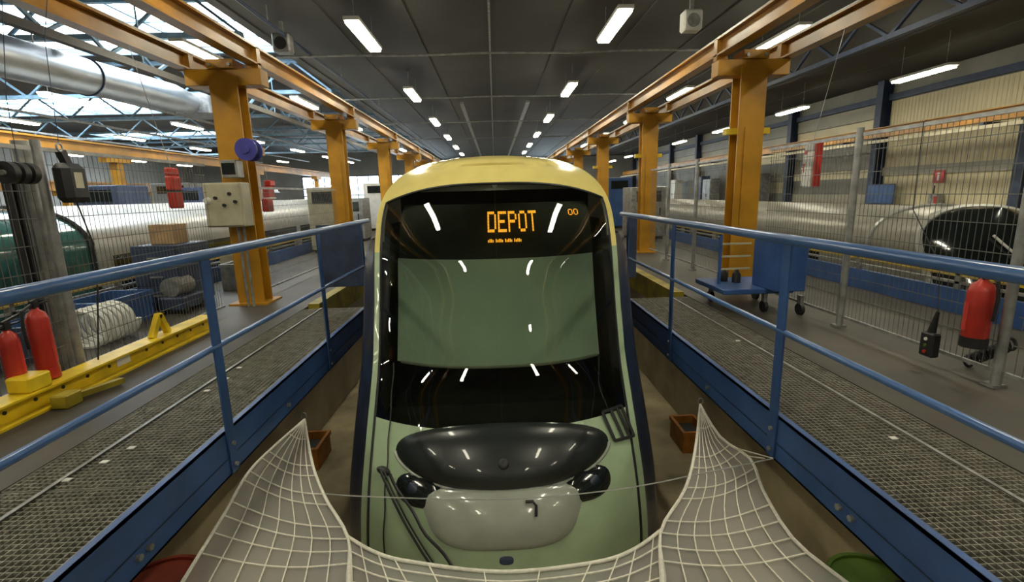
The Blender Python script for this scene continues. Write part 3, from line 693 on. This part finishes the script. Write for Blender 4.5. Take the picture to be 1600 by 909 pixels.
r = thing('floor_pump', 'grey floor machine with a round motor beyond the skylit side fence', 'machine', (-4.2, 6.5, 0))
MB().box(-4.35, -4.02, 6.2, 6.7, .05, .22, .02).build('base', BLUED, r); MB().cyl((-4.19, 6.25, .34), (-4.19, 6.6, .34), .12, n=18).build('motor', GALV, r); MB().cyl((-4.19, 6.6, .34), (-4.19, 6.72, .34), .06, n=14).build('shaft', BLACK, r)
for y in (6.27, 6.63): MB().cyl((-4.36, y, .05), (-4.01, y, .05), .05, n=12).build('wheel', BLACK, r)

# ------------------------------------------------------------------ neighbouring trams
def side_tram(X0, yn, ztop, W, label, roofm, frontm, bandm, yb=38, cab=1.5):
    z0 = -1.5; hh = ztop-z0
    def wz(z): t = max(0, (z-(ztop-.62))/.62); return W*max(0, 1-t**2.2)**(1/2.2)
    def yz(z): t = (z-z0)/hh; return yn+.9*t**2.2
    def sf(u, z): return (X0+wz(z)*u, yz(z)+.45*abs(u)**2.6, z)
    r = thing('side_tram', label, 'tram', (X0, yn+2, PIT))
    zr = [z0+.9+(ztop-.0005-z0-.9)*(1-(1-t)**1.8) for t in lin(0, 1, 20)]
    for sg in (-1, 1):
        sd = lambda s, z: (X0+sg*wz(z), yz(z)+.45+(s-0)*(1 if s < .01 else 1), z)
        yy = lambda s, z: (X0+sg*wz(z), (yz(z)+.45)*(1-min(1, s/cab))+(yn+1.35+s)*min(1, s/cab), z)
        MB().grid(yy, [cab, 3.5, 7, 12, yb-yn], zr, flip=sg < 0).build('roof_shell' if sg < 0 else 'roof_shell', roofm, r)
        MB().grid(yy, lin(0, cab, 4), [z for z in zr], flip=sg < 0).build('cab_shell', frontm, r)
        MB().grid(yy, [0, cab, 6, yb-yn], [z0, z0+.5, z0+.9], flip=sg < 0).build('skirt', bandm, r)
        wn = 0
        for y in np.arange(yn+3.2, yb-2.5, 2.4):
            if wn < 9:
                x_ = X0+sg*(W+.004); MB().box(min(x_, x_-sg*.02), max(x_, x_-sg*.02), y, y+2.1, z0+1.0, ztop-.75).build('side_window', BLKGL, r)
            wn += 1
    MB().grid(sf, lin(-1, 1, 25), zr[2:], ).build('windshield', BLKGL if frontm is not TEAL else TEAL, r)
    MB().grid(sf, lin(-1, 1, 25), [z0, z0+.4, zr[2]]).build('nose', roofm, r)
    arch = [(X0+wz(z)*sg, yn+1.35+cab-.02, z) for sg, zl in ((-1, zr), (1, zr[::-1])) for z in zl]
    MB().tube(arch, .045, 6).build('roof_arch', BLACK if frontm is TEAL else TGREY, r)
    arch = [(X0+(wz(z)+.01)*sg, yz(z)+.43, z) for sg, zl in ((-1, zr), (1, zr[::-1])) for z in zl]
    MB().tube(arch, .05, 6).build('front_arch', TGREY, r)
    return r, sf, yz
rl, sfl, _ = side_tram(-7.0, 4.3, 1.40, 1.22, 'silver roofed tram with teal cab on the track of the skylit hall', TSILV, TEAL, BLUED)
rr_, sfr, _ = side_tram(7.45, 6.1, 1.02, 1.12, 'silver tram with dark arched windshield and pale wipers on the clad wall side track', TDIM, TDIM, BLUED, cab=.65)
MB().tube([Vector(sfr(u, z))+Vector((0, -.05, 0)) for u, z in zip(lin(.15, -.35, 8), lin(-.05, .65, 8))], .018, 6).build('wiper', WHITE, rr_)
MB().tube([Vector(sfr(u, z))+Vector((0, -.05, 0)) for u, z in zip(lin(-.45, -.9, 8), lin(.05, .35, 8))], .018, 6).build('wiper', WHITE, rr_)
p = on(266, 380, X=-4.45)
r = thing('parts_cabinet', 'dark grey cabinet carrying a cardboard box, between fence and silver tram', 'cabinet', (p.x, p.y, 0))
MB().box(p.x-.3, p.x+.3, p.y-.35, p.y+.35, .06, p.z, .01).build('body', BLUED, r); MB().box(p.x-.27, p.x+.27, p.y-.32, p.y+.32, 0, .06).build('plinth', BLACK, r)
for k in range(3): d = MB().box(p.x-.28, p.x+.28, p.y-.37, p.y-.35, .1+k*(p.z-.12)/3, .08+(k+1)*(p.z-.12)/3).build('drawer', BLUED, r); MB().box(p.x-.08, p.x+.08, p.y-.385, p.y-.37, .05+(k+.6)*(p.z-.12)/3, .07+(k+.6)*(p.z-.12)/3).build('handle', GALV, d)
bx = MB().box(p.x-.16, p.x+.16, p.y-.15, p.y+.15, p.z, p.z+.26, .006).build('cardboard_box', CARD); MB().box(p.x-.03, p.x+.03, p.y-.152, p.y+.152, p.z+.255, p.z+.263).build('tape', BEIGE, bx)
tag(bx, 'brown cardboard box standing on the dark grey cabinet', 'box')
# rooftop equipment boxes and handrails of the neighbouring tracks
for sg, nm in ((-1, 'silver roofed teal tram'), (1, 'dark windshield tram')):
    r = thing('track_barrier', 'low blue barrier with yellow rail along the track of the %s' % nm, 'barrier', (sg*5.05, 6, 0))
    MB().box(sg*5.0, sg*5.06, 2.0, 14, .0, .26).build('kick_plate', BLUE, r)
    MB().box(sg*5.0, sg*5.05, 2.0, 14, .40, .455).build('yellow_rail', YELLOW, r)
    MB().box(sg*5.0, sg*5.05, 2.0, 14, .32, .345).build('middle_rail', GALV, r)
    for y in lin(2.1, 13.9, 9): MB().box(sg*5.0, sg*5.06, y-.03, y+.03, .26, .46).build('post', GALV, r)

# ------------------------------------------------------------------ blue tool cart, right
r = thing('tool_cart', 'blue steel tool cart on castors beside the first orange column, clad wall side', 'cart', (3.0, 5.75, 0))
MB().box(3.02, 3.36, 5.100, 5.600, .28, .86, .01).build('cabinet', BLUE, r)
MB().box(2.55, 3.36, 5.300, 6.100, .22, .28, .008).build('tray', BLUE, r)
for z in (.45, .6, .75): MB().box(2.66, 3.02, 5.650, 5.670, z, z+.02).build('shelf_bar', BEIGE, r)
MB().box(2.64, 2.67, 5.650, 5.680, .28, .86).build('upright', BLUE, r)
for x, y in ((3.36, 5.170), (3.05, 5.350), (2.72, 6.000), (3.3, 6.000)):
    c = MB().box(x-.02, x+.02, y-.03, y+.03, .12, .22).build('castor', GALV, r); MB().cyl((x-.02, y, .065), (x+.02, y, .065), .065, n=16).build('wheel', BLACK, c)
MB().tube([(3.36, 5.150, .7), (3.40, 5.150, .74), (3.40, 5.550, .74), (3.36, 5.550, .7)], .012, 6).build('push_handle', GALV, r)
for x, y, z in ((2.8, 5.850, .28), (2.9, 5.730, .28)):
    c = MB().lathe([(0, 0), (.05, 0), (.05, .10), (.03, .13), (.02, .16), (0, .16)], (x, y, z), 14).build('oil_can', BLACK); tag(c, 'small black oil can standing on the blue cart tray', 'can', 'oil cans on the blue cart')

# ------------------------------------------------------------------ right wall things
p = on(1467, 275, X=XR-.1)
r = thing('fire_sign', 'small red sign with a white symbol on the cream clad wall', 'sign', tuple(p))
MB().box(p.x-.015, p.x+.01, p.y-.17, p.y+.17, p.z-.18, p.z+.16).build('panel', RED, r)
MB().box(p.x-.02, p.x-.015, p.y-.03, p.y+.03, p.z-.12, p.z+.04).box(p.x-.02, p.x-.015, p.y-.05, p.y+.05, p.z+.06, p.z+.10).build('symbol', WHITE, r)
p = on(1462, 312, X=XR-.2)
r = thing('alarm_box', 'dark grey and red alarm box under the red sign on the clad wall', 'alarm box', tuple(p))
MB().box(p.x-.1, p.x+.1, p.y-.16, p.y+.16, p.z-.2, p.z+.16, .015).build('case', GALV, r); MB().box(p.x-.112, p.x-.1, p.y-.15, p.y-.05, p.z-.15, p.z+.1).build('red_cover', RED, r)
MB().cyl((p.x, p.y+.1, p.z+.16), (p.x, p.y+.1, p.z+.4), .02, n=6).build('conduit', BLACK, r)
p = on(1375, 303, X=XR-.37)
r = thing('notice_board', 'blue notice board fixed to a wall column', 'board', tuple(p))
MB().box(p.x, XR-.0, p.y-.02, p.y+.02, p.z-.03, p.z+.03).build('mount', BLUED, r)
MB().box(p.x-.02, p.x+.02, p.y-.55, p.y+.5, p.z-.28, p.z+.28).build('panel', BLUE, r); MB().box(p.x-.03, p.x-.0, p.y-.57, p.y+.52, p.z+.28, p.z+.31).box(p.x-.03, p.x, p.y-.57, p.y+.52, p.z-.31, p.z-.28).build('frame', BLUED, r)
r = thing('wall_crane_beam', 'ochre crane runway beam with cream cable tray along the clad side wall', 'crane beam', (11.4, 12, 2.9))
MB().ibeam_y(11.4, 6, 44, 2.74, 3.02, .2).build('beam', RUNWAY, r); MB().box(11.2, 11.3, 6, 44, 2.58, 2.66).build('cable_tray', CREAMT, r)
for y in WCOL[:-1]: MB().box(11.3, XR-.34, y-.05, y+.05, 2.66, 2.74).build('bracket', BLUED, r)
# grey cabinets and lockers along the right wall, far
for i, (y, h, m) in enumerate(((22.2, 2.0, GALV), (23.6, 2.2, BEIGE), (27.2, 1.9, GALV), (28.4, 2.1, BLUED), (32.5, 2.0, WHITE))):
    lab = ['grey steel locker against the clad side wall', 'tall beige locker against the clad side wall', 'lower grey locker standing beside the dark blue one', 'dark blue locker against the clad side wall', 'white locker at the far end of the clad wall'][i]
    r = thing('steel_locker', lab, 'locker', (12.0, y, 0), 'lockers along the clad wall')
    MB().box(11.75, 12.25, y-.5, y+.5, .05, h, .01).build('body', m, r)
    for s in (-1, 1):
        d = MB().box(11.73, 11.75, y+(.02 if s > 0 else -.48), y+(.48 if s > 0 else -.02), .1, h-.05).build('door', m, r); MB().box(11.715, 11.73, y+s*.06-.01, y+s*.06+.01, h*.5, h*.5+.15).build('handle', BLACK, d)
    MB().box(11.77, 12.23, y-.48, y+.48, 0, .05).build('plinth', BLACK, r)

# ------------------------------------------------------------------ left hall: silver duct, girder, trusses, cranes
r = thing('ventilation_duct', 'large silver ventilation duct hanging under the skylit roof', 'duct', (-8, 10, 3.9))
MB().cyl((-8.0, 4.0, 3.68), (-8.0, 13.2, 3.98), .34, n=40).build('duct_pipe', SILVER, r)
for y in (7.6, 10.55): MB().tube([(-8+.35*math.cos(t), y, 3.68+(y-4)*.0326+.35*math.sin(t)) for t in lin(0, 6.283, 33)[:-1]], .02, 6, True).build('joint_ring', BLUED, r)
MB().cyl((-8.0, 13.2, 3.98), (-8.0, 13.9, 3.98), .34, .26, n=40).build('reducer', SILVER, r)
MB().box(-8.4, -7.5, 13.9, 15.0, 3.72, 4.22, .02).build('fan_box', GALV, r)
for y in (6.0, 9.5): MB().cyl((-8, y, 3.95), (-8, y, ZL), .012, n=6).build('hanger_rod', GALV, r)
MB().tube([(-8.0, 8.3, 3.85), (-7.4, 7.9, 3.82), (-6.9, 7.3, 3.8), (-6.6, 6.4, 3.75)], .16, 16).build('branch_duct', GALV, r)
r = thing('service_girder', 'dark brown service girder running beside the silver duct', 'girder', (-6.3, 10, 3.8))
MB().box(-6.36, -6.24, 2, 30, 3.76, 3.88).build('girder', mat('dark_brown_steel', (.06, .05, .04), .6), r)
for y in (5, 9.7, 15.1, 19, 25): MB().cyl((-6.3, y, 3.88), (-6.3, y, ZL), .015, n=6).build('hanger_rod', TRUSS, r)
def truss(y, x0, x1, z0, z1, label, m, bays, group):
    r = thing('roof_truss', label, 'roof truss', ((x0+x1)/2, y, z0), group)
    MB().box(x0, x1, y-.06, y+.06, z0, z0+.1).build('bottom_chord', m, r); MB().box(x0, x1, y-.06, y+.06, z1-.1, z1).build('top_chord', m, r)
    d = (x1-x0)/bays
    for k in range(bays):
        a = x0+k*d
        MB().bar((a, y, z0+.05), (a+d/2, y, z1-.05), .05, .05).build('diagonal', m, r); MB().bar((a+d/2, y, z1-.05), (a+d, y, z0+.05), .05, .05).build('diagonal', m, r)
for y, lab in ((10.2, 'before the first skylight band'), (15.4, 'just past the first skylight band'), (19.4, 'before the second skylight band'), (25.0, 'just past the second skylight band'), (29.4, 'before the third skylight band'), (34.4, 'past the third skylight band')):
    truss(y, -26.5, -4.7, 4.45, 5.4, 'pale blue lattice roof truss across the skylit hall, '+lab, TRUSS, 10, 'roof trusses of the skylit hall')
def ltruss(x, y0, y1, z0, z1, label, m, bays):
    r = thing('lattice_girder', label, 'girder', (x, (y0+y1)/2, z0))
    MB().box(x-.05, x+.05, y0, y1, z0, z0+.09).build('bottom_chord', m, r); MB().box(x-.05, x+.05, y0, y1, z1-.09, z1).build('top_chord', m, r)
    d = (y1-y0)/bays
    for k in range(bays):
        a = y0+k*d
        MB().bar((x, a, z0+.05), (x, a+d/2, z1-.05), .05, .05).build('diagonal', m, r); MB().bar((x, a+d/2, z1-.05), (x, a+d, z0+.05), .05, .05).build('diagonal', m, r)
ltruss(-6.75, 2.0, 22, 3.95, 4.45, 'pale blue lattice girder beside the dark service girder', TRUSS, 16)
ltruss(7.0, 2.0, 30, 3.88, 4.46, 'dark blue lattice girder under the roof deck toward the clad wall', BLUED, 20)
# cranes of the left hall
def crane(X, z, h, y0, y1, cols, label):
    r = thing('hall_crane', label, 'crane', (X, (y0+y1)/2, 0))
    MB().ibeam_y(X, y0, y1, z, z+h, .26, .05).build('beam', RUNWAY, r)
    for y in cols:
        c = MB().box(X-.13, X+.13, y-.13, y+.13, 0, z-.2).build('column', ORANGE, r); MB().box(X-.2, X+.2, y-.45, y+.45, z-.2, z).build('column_head', ORANGE, c)
crane(-12.3, 2.92, .36, 6, 42, (16.8, 26.3, 35.0), 'ochre crane beam on orange columns in the skylit hall, nearer the duct')
crane(-18.0, 2.0, .40, 6, 42, (15.2, 21.5, 27.0, 33.0), 'lower ochre crane beam on orange columns, deeper in the skylit hall')
# workbenches / machines far left
for i, (x, y, w_, h, m, lab) in enumerate(((-4.4, 13.4, .9, 1.7, BEIGE, 'beige machine cabinet behind the second orange column'), (-4.7, 16.5, .9, 1.4, GALV, 'grey machine cabinet near the third orange column'), (-10.5, 14.0, 1.2, 1.9, BLUED, 'dark blue machine cabinet beyond the silver tram roof, closer one'), (-10.6, 18.0, 1.2, 1.9, BLUED, 'dark blue machine cabinet beyond the silver tram roof, farther one'), (-13.5, 22, 1.6, 2.2, WALLG, 'pale grey machine housing deep in the skylit hall'), (-5.0, 22.0, 1.2, 2.0, WHITE, 'white machine housing near the fourth orange column'), (-16.0, 14.5, 1.6, 2.0, BLUED, 'dark blue machine housing by the lower crane beam'), (4.4, 14.5, 1.0, 1.5, GALV, 'grey machine cabinet on the clad wall side near the third column'), (4.7, 19.0, .9, 1.9, BLUE, 'tall blue machine cabinet on the clad wall side'))):
    r = thing('machine_cabinet', lab, 'machine', (x, y, 0), 'machine cabinets')
    MB().box(x-w_/2, x+w_/2, y-w_/2, y+w_/2, .08, h, .02).build('housing', m, r); MB().box(x-w_/2+.05, x+w_/2-.05, y-w_/2+.05, y+w_/2-.05, 0, .08).build('plinth', BLACK, r)
    d = MB().box(x-w_*.4, x+w_*.4, y-w_/2-.02, y-w_/2, .2, h-.5).build('door', m, r); MB().box(x+w_*.3, x+w_*.34, y-w_/2-.04, y-w_/2-.02, .7, .9).build('handle', BLACK, d)
    MB().box(x-w_*.35, x+w_*.35, y-w_/2-.015, y-w_/2, h-.42, h-.12).build('control_panel', BLKGL, r)

# ------------------------------------------------------------------ ceiling services over the tram
for k, y in enumerate((10.9, 15.5, 20.6, 26.4)):
    c = MB().tube([(x, y, 4.28+.012*math.cos(x*2)) for x in lin(-4.4, 4.4, 12)], .022, 7).build('ceiling_conduit', GALV)
    tag(c, 'grey conduit crossing under the roof deck over the tram, %s' % ['past the first lights', 'past the second lights', 'past the third lights', 'past the fourth lights'][k], 'conduit', 'conduits across the roof deck')
for x, y, lab in ((3.45, 8.95, 'white loudspeaker bracketed under the roof above the clad wall side runway beam'), (-3.8, 9.8, 'grey bracketed loudspeaker under the roof above the skylit side runway beam')):
    r = thing('loudspeaker', lab, 'loudspeaker', (x, y, 4.2))
    MB().box(x-.16, x+.16, y-.12, y+.12, 4.05, 4.38, .03).build('case', WHITE if x > 0 else GALV, r); MB().cyl((x, y-.12, 4.2), (x, y-.13, 4.2), .11, n=18).build('grille', BLACK if x < 0 else GALV, r); MB().box(x-.03, x+.03, y-.03, y+.03, 4.38, ZC).build('bracket', GALV, r)
for x, y0, y1 in ((-1.0, 17, 44), (1.2, 17, 44)):
    c = MB().box(x-.06, x+.06, y0, y1, 4.36, 4.42).build('cable_tray', GALV); tag(c, 'long grey cable tray under the roof above the tram, %s' % ('skylit side' if x < 0 else 'clad wall side'), 'cable tray')
r = thing('ceiling_pipe', 'thin grey pipe hung along the roof deck outside the inner runway beam', 'pipe', (-3.7, 10, 4.3))
MB().cyl((-3.7, 2, 4.32), (-3.7, 40, 4.32), .03, n=8).build('pipe', BLUED, r)
for y in (5, 9, 13, 17): MB().cyl((-3.7, y, 4.35), (-3.7, y, ZC), .01, n=5).build('hanger_rod', GALV, r)

# ------------------------------------------------------------------ things down in the pit
for px_, py_, m, lab in ((500, 690, ORBOX, 'orange brown box under the skylit side gangway'), (1146, 662, ORBOX, 'orange brown box under the clad wall side gangway')):
    p = on(px_, py_, Z=PIT+.3); sg = 1 if p.x > 0 else -1
    crate(sg*2.34, p.y+.1, PIT, .30, .45, .28, m, lab)
def drum(px_, py_, sg, m, label, nm):
    p = on(px_, py_, X=sg*2.2); h = max(.55, min(.95, p.z-PIT)); r = thing(nm, label, 'drum', (sg*2.2, p.y, PIT))
    c = (sg*2.2, p.y, PIT)
    MB().lathe([(0, 0), (.26, 0), (.27, .02), (.27, h*.33), (.283, h*.345), (.27, h*.36), (.27, h*.66), (.283, h*.675), (.27, h*.69), (.27, h-.02), (.275, h), (.25, h), (.25, h-.02), (0, h-.02)], c, 32).build('body', m, r)
    MB().cyl((c[0]+.13, c[1], PIT+h-.02), (c[0]+.13, c[1], PIT+h+.005), .03, n=14).build('bung', BLACK, r)
drum(245, 915, -1, DRED, 'dull red steel drum standing in the pit under the skylit side gangway', 'steel_drum')
drum(1375, 915, 1, GREENP, 'green barrel standing in the pit under the clad wall side gangway', 'plastic_barrel')

# ------------------------------------------------------------------ small things by the clad wall side fence
r = thing('concrete_block', 'pale concrete ballast block on the floor beside the clad wall side fence', 'block', (3.62, 2.75, 0))
MB().box(3.52, 3.95, 2.45, 2.93, 0, .18, .02).build('block', mat('pale_concrete', (.30, .28, .23), .8, bump=.2), r)
MB().tube([(3.70, 2.6, .17), (3.70, 2.6, .24), (3.70, 2.76, .24), (3.70, 2.76, .17)], .01, 6).build('lifting_loop', GALV, r)
h = MB()
for k in range(9): a = (3.62, 3.46-.035*k, .05+.028*k); h.tube([(a[0]+.035*math.cos(t), a[1]+.012*math.sin(t*1.0), a[2]+.04*math.sin(t)) for t in lin(0, 6.28, 11)[:-1]], .011, 5, True)
tag(h.build('ribbed_hose', BLACK), 'black ribbed hose end lying on the floor behind the clad wall side fence', 'hose')
r = thing('leaning_pole', 'pair of pale metal poles leaning on the low blue barrier behind the fence', 'pole', (4.6, 3.6, 0))
for k in range(2): MB().cyl((4.25+.1*k, 3.2+.02*k, 0), (4.97, 3.7+.12*k, .48), .018, n=10).build('pole', WHITE, r)
